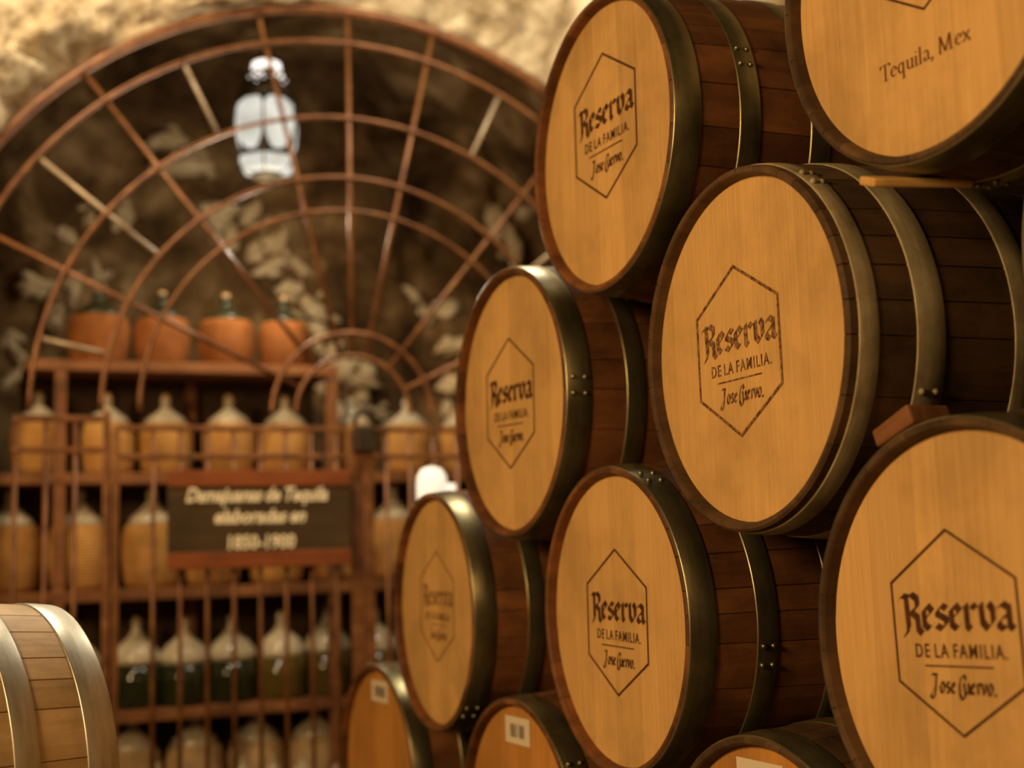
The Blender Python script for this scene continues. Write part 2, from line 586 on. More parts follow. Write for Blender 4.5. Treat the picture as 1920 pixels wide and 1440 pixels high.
ROMAN = {
    'T': [[(.50, 1.55), (.50, .0)], [(.0, 1.30), (.04, 1.55), (.96, 1.55), (1.0, 1.30)], [(.30, .0), (.72, .0)]],
    'e': [[(.12, .55), (.60, .62), (.56, .90), (.34, 1.0), (.12, .75), (.10, .30), (.34, .02), (.62, .22)]],
    'q': [[(.56, .86), (.34, 1.0), (.12, .75), (.10, .30), (.32, .02), (.56, .22)], [(.60, 1.0), (.60, -.55)], [(.42, -.55), (.78, -.55)]],
    'u': [[(.0, .96), (.16, .96), (.16, .20), (.34, .02), (.60, .22)], [(.46, .96), (.62, .96), (.62, .02), (.78, .02)]],
    'i': [[(.0, .94), (.16, .96), (.16, .0)], [(.0, .0), (.32, .0)], [(.13, 1.36), (.20, 1.30)]],
    'l': [[(.0, 1.56), (.16, 1.60), (.16, .0)], [(.0, .0), (.32, .0)]],
    'a': [[(.10, .80), (.32, 1.0), (.52, .86), (.52, .12), (.70, .04)], [(.52, .56), (.14, .40), (.12, .12), (.30, .02), (.52, .20)]],
    ',': [[(.10, .12), (.16, .0), (.04, -.28)]],
    'M': [[(.10, .0), (.18, 1.55), (.62, .05), (1.08, 1.55), (1.14, .0)], [(.0, .0), (.26, .0)], [(.98, .0), (1.34, .0)], [(.02, 1.55), (.24, 1.55)]],
    'x': [[(.04, .96), (.62, .02)], [(.58, .96), (.06, .02)], [(.0, .98), (.22, .98)], [(.46, .0), (.72, .0)]],
}


def text_mesh_into(bm, body, width, height, x0, z0, shear=0.0, y=-0.0006, bold=0.0, spc=1.0, spw=1.0):
    """plain built-in lettering, scaled to the given width and cap height, in the xz plane"""
    cu = bpy.data.curves.new('lettering', 'FONT')
    cu.body = body
    cu.resolution_u = 3
    cu.offset = bold
    cu.space_word = spw
    cu.space_character = spc
    cu.fill_mode = 'FRONT'
    ob = bpy.data.objects.new('lettering', cu)
    COL.objects.link(ob)
    dg = bpy.context.evaluated_depsgraph_get()
    ev = ob.evaluated_get(dg)
    me = ev.to_mesh()
    co = [v.co.copy() for v in me.vertices]
    polys = [list(p.vertices) for p in me.polygons]
    ev.to_mesh_clear()
    bpy.data.objects.remove(ob)
    bpy.data.curves.remove(cu)
    lx, hx = min(c.x for c in co), max(c.x for c in co)
    cap = 0.73
    vs = []
    for c in co:
        z = c.y / cap * height
        vs.append(bm.verts.new((x0 + (c.x - lx) / (hx - lx) * width + shear * z, y, z0 + z)))
    for p in polys:
        try: bm.faces.new([vs[i] for i in p])
        except ValueError: pass


def hex_outline(bm, R, w, y=-0.0006):
    for i in range(6):
        a0, a1 = PI / 2 - i * PI / 3, PI / 2 - (i + 1) * PI / 3
        c = []
        for a, r in ((a0, R - w), (a0, R), (a1, R), (a1, R - w)):
            c.append(bm.verts.new((r * math.cos(a), y, r * math.sin(a))))
        bm.faces.new(list(reversed(c)))


_emb = {}


def emblem_mesh(mat, line=0.0042, weight=1.0):
    key = (mat, line, weight)
    if key in _emb: return _emb[key]
    bm = bmesh.new()
    hex_outline(bm, 0.1455, line)
    X = 0.0345
    for ch, x0, sx in (('R', -.107, .041), ('e', -.064, .037), ('s', -.036, .037), ('e', -.008, .037), ('r', .0205, .040), ('v', .0505, .040), ('a', .083, .040)):
        pen(bm, GOTH[ch], x0, 0.0035, sx, X, math.radians(38), 0.0122 * weight)
    text_mesh_into(bm, 'DE LA FAMILIA.', 0.180, 0.0205, -0.083, -0.0362, bold=0.010 * weight, spc=1.22, spw=0.55)
    bm.faces.new([bm.verts.new(p) for p in ((-.0655, -.0006, -.0493), (.0685, -.0006, -.0493), (.0685, -.0006, -.0468), (-.0655, -.0006, -.0468))])
    x = -.060
    for ch, adv in (('J', .020), ('o', .0115), ('s', .0105), ('e', .0125), ('C', .0135), ('u', .0125), ('e', .0115), ('r', .0105), ('v', .0105), ('o', .0125), ('.', .005)):
        pen(bm, SCRIPT[ch], x, -0.0855, 0.0185, 0.0160, math.radians(42), 0.0052 * weight)
        x += adv
    _emb[key] = to_mesh(bm, 'emblem', MAT[mat])
    return _emb[key]


def tequila_mesh():
    bm = bmesh.new()
    x = -0.102
    for ch, adv in (('T', .0205), ('e', .0150), ('q', .0178), ('u', .0170), ('i', .0085), ('l', .0085), ('a', .0155), (',', .0155), ('M', .0305), ('e', .0150), ('x', .0160)):
        pen(bm, ROMAN[ch], x, -0.151, 0.0200, 0.0150, math.radians(14), 0.0032)
        x += adv
    return to_mesh(bm, 'place_lettering', MAT['ink'])


# ------------------------------------------------------------------ barrels
BL, R_END, R_BELLY, RECESS = 0.84, 0.292, 0.3135, 0.022


def prof(t):
    return R_END + (R_BELLY - R_END) * (1 - ((t - BL / 2) / (BL / 2)) ** 2)


def staves_mesh(mat, seed):
    rnd = random.Random(seed)
    ws = [rnd.uniform(0.6, 1.4) for _ in range(27)]
    tot = sum(ws)
    ps = [(RECESS + 0.010, 0.276), (0.004, 0.2795), (0.0005, 0.282), (0.0, 0.2885)]
    ps += [(t, prof(t)) for t in (0.004, 0.03, 0.06, 0.095, 0.13, 0.17, 0.21, 0.25, 0.29, 0.33, 0.375, 0.42, 0.465, 0.51, 0.55, 0.59, 0.63, 0.67, 0.71, 0.745, 0.78, 0.81, 0.836)]
    ps += [(BL, 0.2885), (BL - 0.0005, 0.282), (BL - 0.004, 0.2795), (BL - RECESS - 0.010, 0.276)]
    bm = bmesh.new()
    angs, sid = [], []
    a = 0.0
    for i, w in enumerate(ws):
        da = 2 * PI * w / tot
        e = 0.0045
        for f, g in ((0, 1), (e / da, 0), (0.27, 0), (0.5, 0), (0.73, 0), (1 - e / da, 0)):
            angs.append((a + f * da, g))
            sid.append(i)
        a += da
    tl = bm.faces.layers.float.new('tone_f')
    rings = []
    for (t, r) in ps:
        ring = []
        for (an, g) in angs:
            rr = r - (0.0022 if g and r > 0.2885 else (0.0 if r < 0.281 else 0.001 * g))
            tt = t + (0.0016 * g if t < 0.002 else (-0.0016 * g if t > BL - 0.002 else 0))
            ring.append(bm.verts.new((rr * math.cos(an), tt, rr * math.sin(an))))
        rings.append(ring)
    tones = [rnd.random() for _ in ws]
    n = len(angs)
    for i in range(len(rings) - 1):
        for kx in range(n):
            f = bm.faces.new((rings[i][kx], rings[i + 1][kx], rings[i + 1][(kx + 1) % n], rings[i][(kx + 1) % n]))
            f[tl] = tones[sid[kx]] * (0.25 if angs[kx][1] or angs[(kx + 1) % n][1] else 1)
    vals = [f[tl] for f in bm.faces]
    me = to_mesh(bm, 'staves', MAT[mat])
    at = me.attributes.new('tone', 'FLOAT', 'FACE')
    at.data.foreach_set('value', vals)
    return me


def hoop_mesh(t0, t1, mat):
    bm = bmesh.new()
    seg = 112
    th = 0.0024
    P = [(t0, prof(t0) - 0.002), (t0, prof(t0) + th - 0.0006), (t0 + 0.002, prof(t0) + th), ((t0 + t1) / 2, prof((t0 + t1) / 2) + th + 0.0004), (t1 - 0.002, prof(t1) + th), (t1, prof(t1) + th - 0.0006), (t1, prof(t1) - 0.002)]
    add_lathe(bm, [(r, h) for h, r in P], seg, 'y', False, False)
    # the riveted lap of the strip
    a0 = 1.9
    tm = (t0 + t1) / 2
    for da in (0.05, 0.16):
        for s in (-0.25, 0.25):
            r = prof(tm) + th + 0.001
            c = Vector((r * math.cos(a0 + da), tm + s * (t1 - t0), r * math.sin(a0 + da)))
            bmesh.ops.create_icosphere(bm, subdivisions=2, radius=0.0055, matrix=Matrix.Translation(c))
    return to_mesh(bm, 'hoop', MAT[mat], True)


def head_mesh(mat, seed, y, front=True):
    rnd = random.Random(seed)
    R = 0.2795
    xs = [-R]
    while xs[-1] < R:
        xs.append(xs[-1] + rnd.uniform(0.045, 0.105))
    xs[-1] = R
    if xs[-1] - xs[-2] < 0.02: xs.pop(-2)
    bm = bmesh.new()
    vals = []
    for a, b in zip(xs, xs[1:]):
        tone = rnd.uniform(0.1, 1.0)
        n = 8
        top, bot = [], []
        for i in range(n + 1):
            x = a + (b - a) * i / n
            h = math.sqrt(max(0, R * R - x * x))
            top.append((x, h))
            bot.append((x, -h))
        for i in range(n):
            pts = [bot[i], bot[i + 1], top[i + 1], top[i]]
            u = []
            for p in pts:
                if not u or (abs(u[-1][0] - p[0]) + abs(u[-1][1] - p[1])) > 1e-6: u.append(p)
            if len(u) > 1 and abs(u[0][0] - u[-1][0]) + abs(u[0][1] - u[-1][1]) < 1e-6: u.pop()
            if len(u) < 3: continue
            if not front: u.reverse()
            bm.faces.new([bm.verts.new((p[0], 0, p[1])) for p in u])
            vals.append(tone)
    me = to_mesh(bm, 'head', MAT[mat])
    at = me.attributes.new('tone', 'FLOAT', 'FACE')
    at.data.foreach_set('value', vals)
    return me


STAVES = {}
HOOPS = {}
HOOP_T = [(0.003, 0.056), (0.134, 0.176), (0.284, 0.326)]


def barrel(loc, phi, label, seed, scale=1.0, roll=0.0, staves='stave_red', head='head', hoops='hoop', emblem=None, emb_pos=(0, 0), emb_roll=0.0, emb_scale=1.0, group='barrels of the big stack', hoop_t=None):
    root = empty('barrel', loc, -phi)
    root.scale = (scale,) * 3
    tag(root, label, 'barrel', group)
    ks = (staves, seed % 4)
    if ks not in STAVES: STAVES[ks] = staves_mesh(staves, 11 + seed % 4)
    link('staves', STAVES[ks], root, rot=(0, roll, 0))
    hd = link('head', head_mesh(head, 100 + seed, 0), root, loc=(0, RECESS, 0))
    link('head', head_mesh(head, 300 + seed, 0, False), root, loc=(0, BL - RECESS, 0))
    ht = list(hoop_t or HOOP_T)
    ht += [(BL - b, BL - a) for a, b in HOOP_T]
    for i, (a, b) in enumerate(ht):
        kh = (a, b, hoops)
        if kh not in HOOPS: HOOPS[kh] = hoop_mesh(a, b, hoops)
        link('hoop', HOOPS[kh], root, rot=(0, roll + i * 1.3, 0))
    if emblem:
        em = link('burned_emblem', emblem_mesh(*emblem), hd, loc=(emb_pos[0], -0.0004, emb_pos[1]), rot=(0, -emb_roll, 0))
        em.scale = (emb_scale, 1, emb_scale)
    return root, hd


def paper_label(hd, cx, cz, w, h, bars):
    bm = bmesh.new()
    bm.faces.new([bm.verts.new(p) for p in ((cx - w / 2, -.0010, cz - h / 2), (cx + w / 2, -.0010, cz - h / 2), (cx + w / 2, -.0010, cz + h / 2), (cx - w / 2, -.0010, cz + h / 2))])
    rnd = random.Random(bars)
    if bars:
        x = cx - w * 0.28
        while x < cx + w * 0.28:
            b = rnd.choice((.0012, .002, .0034))
            if abs(x - cx) > 0.003:
                bm.faces.new([bm.verts.new(p) for p in ((x, -.0014, cz - h * .26), (x + b, -.0014, cz - h * .26), (x + b, -.0014, cz + h * .22), (x, -.0014, cz + h * .22))]).material_index = 1
            x += b + rnd.choice((.0012, .002, .003))
    link('paper_label', to_mesh(bm, 'paper_label', [MAT['paper'], MAT['print']]), hd)


RAD = math.radians
B = {
    'B4': ((-0.220, 3.364, -0.140), 66.4, 0.991), 'B5': ((0.169, 2.558, -0.132), 66.1, 0.979), 'B6': ((0.563, 1.746, -0.135), 65.3, 1.0),
    'B3': ((-0.017, 2.958, 0.330), 65.4, 1.02), 'B2': ((0.363, 2.148, 0.316), 66.8, 1.01), 'B1': ((0.179, 2.558, 0.792), 65.9, 1.0),
    'B7': ((0.562, 1.744, 0.798), 65.4, 0.996), 'B8': ((-0.410, 3.770, -0.595), 64.2, 1.004), 'B9': ((-0.024, 2.958, -0.607), 64.7, 0.996),
    'B10': ((0.362, 2.150, -0.593), 64.7, 1.005), 'B11': ((0.748, 1.338, 0.330), 65.5, 1.0),
}


def bl(n):
    (x, y, z), ph, s = B[n]
    return (x, y, z + ZC), RAD(ph), s


def mk(n, label, seed, **kw):
    loc, ph, s = bl(n)
    return barrel(loc, ph, label, seed, s, **kw)


mk('B1', 'oak barrel high on the stack with reddish-brown staves, whole hexagon emblem set above its centre', 1, roll=0.4, emblem=('burn', 0.0052, 1.0), emb_pos=(-0.002, 0.040), emb_roll=RAD(-1.1), emb_scale=1.025)
mk('B2', 'sharply focused middle barrel of the stack with dark staves and weathered tan hoops', 2, roll=1.1, staves='stave_dark', hoops='hoop_tan', emblem=('burn_worn', 0.0062, 1.0),
   emb_pos=(-0.027, 0.002), emb_roll=RAD(0.4), emb_scale=0.98, hoop_t=[(0.017, 0.049), (0.112, 0.160), (0.284, 0.326)])
mk('B3', 'oak barrel touching the underside of the high reddish barrel, pale sheen on its hoop top', 3, roll=2.0, emblem=('burn', 0.0050, 1.1), emb_pos=(-0.022, 0.001), emb_roll=RAD(-1.7))
mk('B4', 'narrow-looking oak barrel with the faintest emblem, at the edge of the stack by the gate', 4, roll=2.9, staves='stave_red', emblem=('burn_faint', 0.0052, 1.0), emb_pos=(-0.007, 0.011), emb_roll=RAD(-1.0), emb_scale=0.955)
mk('B5', 'oak barrel with crisp dark emblem standing below the sharply focused middle barrel', 5, roll=0.9, emblem=('burn', 0.0052, 1.0), emb_pos=(-0.009, -0.006), emb_roll=RAD(-1.2), emb_scale=0.975)
mk('B6', 'nearest large oak barrel at the lower right, cut by the picture edge', 6, roll=1.7, staves='stave_dark', emblem=('burn', 0.0046, 1.0), emb_pos=(-0.031, 0.014), emb_roll=RAD(2.2), emb_scale=0.93)
r7, h7 = mk('B7', 'oak barrel in the upper right corner lettered Tequila, Mex below its emblem', 7, roll=2.4, staves='stave_dark', emblem=('burn', 0.0040, 1.0), emb_pos=(-0.004, 0.066), emb_roll=RAD(-1.0))
link('place_lettering', tequila_mesh(), h7, loc=(0, -0.0004, 0))
r8, h8 = mk('B8', 'barrel with a shaded amber head and a small paper label, lowest and farthest, beside the gate', 8, roll=0.2, head='head_deep')
paper_label(h8, 0.0, 0.222, 0.132, 0.058, 3)
r9, h9 = mk('B9', 'barrel with a shaded amber head and a barcode label, peeking up between two emblem barrels at the bottom', 9, roll=1.4, head='head_deep')
paper_label(h9, -0.013, 0.222, 0.124, 0.058, 7)
r10, h10 = mk('B10', 'barrel with a shaded amber head and a blank white label corner, barely rising at the bottom right', 10, roll=2.2, staves='stave_dark', head='head_deep')
paper_label(h10, -0.020, 0.222, 0.124, 0.060, 0)
mk('B11', 'barrel cut off at the right edge beside the weathered tan hoops, only its rim showing', 12, roll=0.7, staves='stave_dark', hoops='hoop_tan')

# the pale barrel on the far left, seen from its side
PL = RAD(48.5)
far = Vector((-0.840, 2.431, 0.6535))
vL = Vector((math.sin(PL), math.cos(PL), 0))
barrel(far - vL * BL, PL, 'pale oak barrel with bright grey hoops lying alone at lower left before the gate', 21, 1.0, roll=0.3, staves='stave_pale', hoops='hoop_grey', group=None)
cr = empty('barrel_cradle', (far - vL * (BL / 2)) * 1.0, -PL)
cr.location.z = 0
tag(cr, 'wooden cradle under the pale barrel at lower left', 'cradle')
for yy in (-0.26, 0.26):
    bm = bmesh.new()
    for sx in (-1, 1):
        add_box(bm, (sx * 0.25, yy, 0.21), (0.09, 0.09, 0.42), None, 0.004)
    add_box(bm, (0, yy, 0.17), (0.58, 0.07, 0.09), None, 0.004)
    add_box(bm, (0, yy, 0.272), (0.16, 0.07, 0.124), None, 0.004)
    link('trestle', to_mesh(bm, 'trestle', MAT['dark_wood']), cr)

# long beams the stack lies on
for t, wd in ((0.17, 'front'), (0.67, 'rear')):
    p = Vector((-0.21, 3.367, 0)) + RV_ * t + RS_ * 0.75
    e = empty('support_beam', (p.x, p.y, 0), -PHI)
    tag(e, f'long dark floor beam carrying the lowest barrels, {wd} one', 'beam', None)
    bm = bmesh.new()
    add_box(bm, (0, 0, 0.05), (3.2, 0.12, 0.1), None, 0.006)
    link('beam', to_mesh(bm, 'beam', MAT['dark_wood']), e)


# wooden chocks between the layers
def chock(name, label, cat, c, size, rx, ry, rz, mat, taper=0.0):
    bm = bmesh.new()
    vs = add_box(bm, (0, 0, 0), size, None, 0.004)
    for v in bm.verts:
        if taper: v.co.z *= 1 - taper * (v.co.x / size[0] + 0.5)
    o = link(name, to_mesh(bm, name, MAT[mat]), None, c, (rx, ry, rz))
    return tag(o, label, cat)


def on_barrel(n, t, ang, dr=0.0):
    """point on the belly of a barrel: t along it, ang from straight up towards the camera end of the row"""
    (x, y, z), ph, s = bl(n)
    v = Vector((math.sin(ph), math.cos(ph), 0))
    w = Vector((math.cos(ph), -math.sin(ph), 0))
    r = (prof(t) + 0.003) * s + dr
    return Vector((x, y, z)) + v * t * s + w * r * math.sin(ang) + Vector((0, 0, r * math.cos(ang)))


a = RAD(199)
c = on_barrel('B7', 0.072, a, 0.007)
chock('chock_plank', 'bright raw plank wedged under the barrel lettered Tequila, Mex', 'plank', c, (0.055, 0.150, 0.014), 0, a, -PHI - 0.32, 'plank')
a = RAD(-21)
c = on_barrel('B6', 0.045, a, 0.013)
chock('chock_block', 'rough wood block on the shoulder of the nearest large barrel', 'block', c, (0.082, 0.075, 0.026), 0, a, -PHI, 'old_wood', -0.15)

# ------------------------------------------------------------------ iron gate in the arch
RADII = [1.625, 1.4925, 1.183, 0.939, 0.8046, 0.318, 0.227]
CX = 0.0
RB_T = [0.022, 0.0105, 0.009, 0.0095, 0.0085, 0.0095, 0.0095]
grille = empty('arch_grille', (G0.x, G0.y, 0), GA)
tag(grille, 'rusty iron fanlight grille of arcs and spokes filling the stone arch above the gate', 'grille')
for r, tr in zip(RADII, RB_T):
    bm = bmesh.new()
    pts = [(r * math.cos(PI - PI * i / 72), 0, ZS + r * math.sin(PI - PI * i / 72)) for i in range(73)]
    add_tube(bm, pts, tr, 8)
    link('arch_bar', to_mesh(bm, 'arch_bar', MAT['rust'], True), grille)
U = PI / 14
for i in range(1, 14):
    if i in (2, 4, 6, 7, 8, 10, 12): r0, r1 = RADII[6], RADII[0]
    elif i in (1, 13): r0, r1 = RADII[3], RADII[2]
    elif i in (5, 9): r0, r1 = RADII[2], RADII[1]
    else: r0, r1 = RADII[3], RADII[1]
    a = i * U
    bm = bmesh.new()
    add_tube(bm, [(r0 * math.cos(a), 0.012, ZS + r0 * math.sin(a)), (r1 * math.cos(a), 0.012, ZS + r1 * math.sin(a))], 0.0095, 8)
    sp = link('spoke', to_mesh(bm, 'spoke', MAT['grey_steel' if i in (1, 3, 5, 9, 11, 13) else 'rust'], True), grille)
    if i in (3, 11): sp['label'] = 'pale greyish short spoke'


def vbar(x, z0, z1, r, parent, name='bar', flat=None):
    bm = bmesh.new()
    if flat: add_box(bm, (x, 0, (z0 + z1) / 2), (flat, 0.03, z1 - z0), None, 0.003)
    else: add_tube(bm, [(x, 0, z0), (x, 0, z1)], r, 8)
    link(name, to_mesh(bm, name, MAT['rust'], not flat), parent)


def hbar(x0, x1, z, h, parent, name='rail', y=0.0):
    bm = bmesh.new()
    add_box(bm, ((x0 + x1) / 2, y, z), (x1 - x0, 0.022, h), None, 0.003)
    link(name, to_mesh(bm, name, MAT['rust']), parent)


TOP = ZS - 0.028
for sgn, txt in ((-1, 'narrow fixed panel of rusty iron bars left of the signboard'), (1, 'narrow fixed panel of rusty iron bars behind the barrel stack')):
    p = empty('side_panel', (G0.x, G0.y, 0), GA)
    tag(p, txt, 'iron panel')
    for x in (1.227, 1.125, 1.026): vbar(sgn * x, 0.02, TOP, 0.009, p)
    vbar(sgn * 0.918, 0.0, ZS, 0.012, p, 'post', 0.026)
    for z in (TOP, ZS - 0.14, 0.08): hbar(min(sgn * 1.235, sgn * 0.905), max(sgn * 1.235, sgn * 0.905), z, 0.022, p)
for sgn, txt in ((-1, 'rusty barred gate leaf on which the wooden signboard hangs'), (1, 'rusty barred gate leaf partly hidden behind the barrel stack')):
    p = empty('gate_leaf', (G0.x, G0.y, 0), GA)
    tag(p, txt, 'gate')
    for i in range(8): vbar(sgn * (0.100 + 0.0972 * i) + 0.026, 0.03, TOP - 0.03, 0.0085, p)
    vbar(sgn * 0.886 + (0 if sgn < 0 else 0.01), 0.02, TOP - 0.03, 0.01, p, 'hinge_stile', 0.024)
    vbar(0.026 + sgn * 0.023, 0.02, TOP - 0.03, 0.01, p, 'lock_stile', 0.042)
    for z in (TOP - 0.032, ZS - 0.165, 0.10): hbar(min(sgn * 0.895, sgn * 0.02), max(sgn * 0.895, sgn * 0.045), z, 0.020, p)
    if sgn < 0:
        bm = bmesh.new()
        add_box(bm, (0.030, -0.035, ZS - 0.10), (0.085, 0.05, 0.10), None, 0.01)
        lk = link('lock_case', to_mesh(bm, 'lock_case', MAT['iron']), p)
        bm = bmesh.new()
        add_tube(bm, [(0.03 + 0.045 * math.cos(q * PI / 8), -0.055, ZS - 0.05 + 0.06 * math.sin(q * PI / 8)) for q in range(9)], 0.010, 8)
        link('shackle', to_mesh(bm, 'shackle', MAT['iron'], True), lk)

# signboard on the gate
sg = empty('hanging_sign', G(-0.374, -0.055, 1.166), GA)
tag(sg, 'dark wooden signboard with cream script lines and a year range hung on the gate', 'sign')
sw, sh = 0.672, 0.356
bm = bmesh.new()
add_box(bm, (0, 0.0, 0), (sw, 0.022, sh), None, 0.003)
bd = link('board', to_mesh(bm, 'board', MAT['sign_wood']), sg)
bm = bmesh.new()
for z in (-1, 1): add_box(bm, (0, -0.010, z * (sh / 2 - 0.030)), (sw + 0.004, 0.018, 0.060), None, 0.004)
link('frame', to_mesh(bm, 'frame', MAT['sign_frame']), sg)
for x in (-0.25, 0.25):
    bm = bmesh.new()
    add_tube(bm, [(x, 0.012, sh / 2 - 0.03), (x, 0.040, sh / 2 + 0.0), (x, 0.040, sh / 2 + 0.075)], 0.004, 6)
    link('hanger', to_mesh(bm, 'hanger', MAT['iron'], True), sg)
bm = bmesh.new()
text_mesh_into(bm, 'Damajuanas de Tequila', 0.520, 0.052, -0.275, 0.064, 0.25, -0.021, 0.03, 1.0, 0.8)
text_mesh_into(bm, 'elaboradas en', 0.335, 0.052, -0.175, -0.014, 0.25, -0.0125, 0.03, 1.0, 0.8)
text_mesh_into(bm, '1850-1900', 0.245, 0.050, -0.122, -0.108, 0.06, -0.0125, 0.03)
link('lettering', to_mesh(bm, 'lettering', MAT['cream_paint']), bd)

# ------------------------------------------------------------------ shelving with demijohns behind the gate
SY = 0.79
SX = 0.318
shelf = empty('shelving', G(SX, SY, 0), GA)
tag(shelf, 'open wooden shelving behind the gate loaded with rows of demijohns', 'shelves')
for (x0, x1, z) in ((-1.50, -0.24, 1.838), (-1.75, 1.05, 1.380), (-1.75, 1.05, 0.912), (-1.75, 1.05, 0.432)):
    bm = bmesh.new()
    add_box(bm, ((x0 + x1) / 2, 0, z - 0.022), (x1 - x0, 0.36, 0.044), None, 0.004)
    link('shelf_board', to_mesh(bm, 'shelf_board', MAT['old_wood']), shelf)
for x in (-1.36, -0.80, -0.245, 1.0):
    bm = bmesh.new()
    add_box(bm, (x, 0.155 if x == -0.80 else -0.155, 0.92), (0.045, 0.045, 1.84 if x < 0 else 1.5), None, 0.003)
    for v in bm.verts:
        if x > 0: v.co.z -= 0.17
    link('upright', to_mesh(bm, 'upright', MAT['old_wood']), shelf)
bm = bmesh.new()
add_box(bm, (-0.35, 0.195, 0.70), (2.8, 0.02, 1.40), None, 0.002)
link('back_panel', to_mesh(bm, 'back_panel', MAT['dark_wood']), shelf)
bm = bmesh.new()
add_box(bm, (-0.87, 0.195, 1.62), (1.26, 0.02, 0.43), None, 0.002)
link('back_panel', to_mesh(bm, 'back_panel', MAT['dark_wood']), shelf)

DJ = {}


def demijohn(name, x, y, z, kind, rb, h, label, group, wick='wicker', liquid='liquid', level=0.55):
    """wicker demijohn: basket, glass neck, stopper; glass demijohn: bottle, liquor, stopper"""
    o = empty(name, G(x + SX, y, z), GA + x * 3)
    tag(o, label, 'demijohn', group)
    key = (kind, rb, h, wick, liquid, level)
    if key not in DJ:
        parts = []
        if kind == 'wicker':
            hb = h * 0.66
            bm = bmesh.new()
            add_lathe(bm, [(rb * 0.80, 0), (rb * 0.90, hb * 0.10), (rb, hb * 0.45), (rb * 1.0, hb * 0.75), (rb * 0.93, hb * 0.92), (rb * 0.86, hb), (rb * 0.80, hb * 0.985)], 36)
            parts.append(('wicker_basket', to_mesh(bm, 'wicker_basket', MAT[wick], True)))
            bm = bmesh.new()
            add_lathe(bm, [(rb * 0.84, hb * 0.97), (rb * 0.72, hb * 1.10), (rb * 0.42, hb * 1.22), (rb * 0.20, hb * 1.32), (rb * 0.16, h * 0.95), (rb * 0.20, h * 0.96), (rb * 0.20, h)], 28)
            parts.append(('glass_neck', to_mesh(bm, 'glass_neck', MAT['glass' if wick != 'wicker_red' else 'glass_shaded'], True)))
            bm = bmesh.new()
            add_lathe(bm, [(rb * 0.13, h * 0.99), (rb * 0.15, h * 1.04), (rb * 0.12, h * 1.05)], 12)
            parts.append(('stopper', to_mesh(bm, 'stopper', MAT['cork'], True)))
        else:
            lv = h * level
            bm = bmesh.new()
            add_lathe(bm, [(rb * 0.97, lv), (rb * 0.985, h * 0.56), (rb * 0.93, h * 0.63), (rb * 0.72, h * 0.72), (rb * 0.42, h * 0.79), (rb * 0.24, h * 0.85), (rb * 0.17, h * 0.90), (rb * 0.16, h * 0.96), (rb * 0.21, h * 0.965), (rb * 0.21, h)], 32)
            parts.append(('glass_shoulder', to_mesh(bm, 'glass_shoulder', MAT['glass'], True)))
            bm = bmesh.new()
            add_lathe(bm, [(rb * 0.88, 0), (rb * 0.95, 0.006), (rb * 0.98, 0.03), (rb * 0.985, lv * 0.6), (rb * 0.98, lv), (rb * 0.90, lv * 1.002)], 32)
            parts.append(('liquor_filled_body', to_mesh(bm, 'liquor_filled_body', MAT[liquid], True)))
            bm = bmesh.new()
            add_lathe(bm, [(rb * 0.13, h * 0.99), (rb * 0.14, h * 1.03), (rb * 0.11, h * 1.04)], 12)
            parts.append(('stopper', to_mesh(bm, 'stopper', MAT['cork'], True)))
        DJ[key] = parts
    for nm, me in DJ[key]:
        link(nm, me, o)
    return o


ORD = ['first', 'second', 'third', 'fourth', 'fifth', 'sixth', 'seventh', 'eighth', 'ninth', 'tenth']
g = 'reddish wicker demijohns on the top shelf'
for i, (x, r) in enumerate(((-1.205, 0.128), (-0.945, 0.116), (-0.675, 0.122), (-0.420, 0.115))):
    demijohn('wicker_demijohn', x, SY - 0.02, 1.838, 'wicker', r, 0.31, f'reddish wicker demijohn on the top shelf, {ORD[i]} from the left', g, 'wicker_red')
g = 'golden wicker demijohns on the shelf above the sign'
for i, x in enumerate((-1.437, -1.165, -0.927, -0.665, -0.420, -0.120, 0.135, 0.400)):
    demijohn('wicker_demijohn', x, SY - 0.03 + 0.01 * (i % 3), 1.380, 'wicker', 0.112, 0.325, f'golden wicker demijohn on the shelf just above the signboard, {ORD[i]} from the left', g)
g = 'golden wicker demijohns on the shelf at sign height'
for i, x in enumerate((-1.540, -1.275, -0.985, -0.735, -0.465, -0.195, 0.060, 0.33)):
    demijohn('wicker_demijohn', x, SY - 0.03, 0.912, 'wicker', 0.122, 0.40, f'golden wicker demijohn on the shelf running behind the signboard, {ORD[i]} from the left', g)
g = 'glass demijohns on the shelf below the sign'
rnd = random.Random(3)
for i, x in enumerate((-1.285, -1.045, -0.855, -0.655, -0.450, -0.245, -0.035, 0.165, 0.365)):
    demijohn('glass_demijohn', x, SY - 0.05 + 0.02 * (i % 2), 0.432, 'glass', 0.102, (0.345, 0.350, 0.340, 0.345, 0.350, 0.365, 0.350, 0.36, 0.35)[i],
             f'glass demijohn half full of dark liquor below the signboard, {ORD[i]} from the left', g, liquid='liquid_amber' if i in (4, 5, 6) else 'liquid', level=0.50)
g = 'beige wicker demijohns under the lowest shelf'
for i, x in enumerate((-1.30, -1.055, -0.80, -0.545, -0.29, -0.035, 0.22)):
    demijohn('wicker_demijohn', x, SY + 0.02, 0.0, 'wicker', 0.122, 0.395, f'beige wicker demijohn on the floor under the lowest shelf, {ORD[i]} from the left', g, 'wicker_beige')
g = 'small clear bottles on the floor in front of the shelving'
for i, x in enumerate((-0.99, -0.88, -0.66, -0.54, -0.42, -0.25, -0.13)):
    demijohn('small_demijohn', x, SY - 0.30, 0.0, 'glass', 0.055, 0.235, f'small dusty glass demijohn on the floor before the shelving, {ORD[i]} from the left', g, level=0.35)

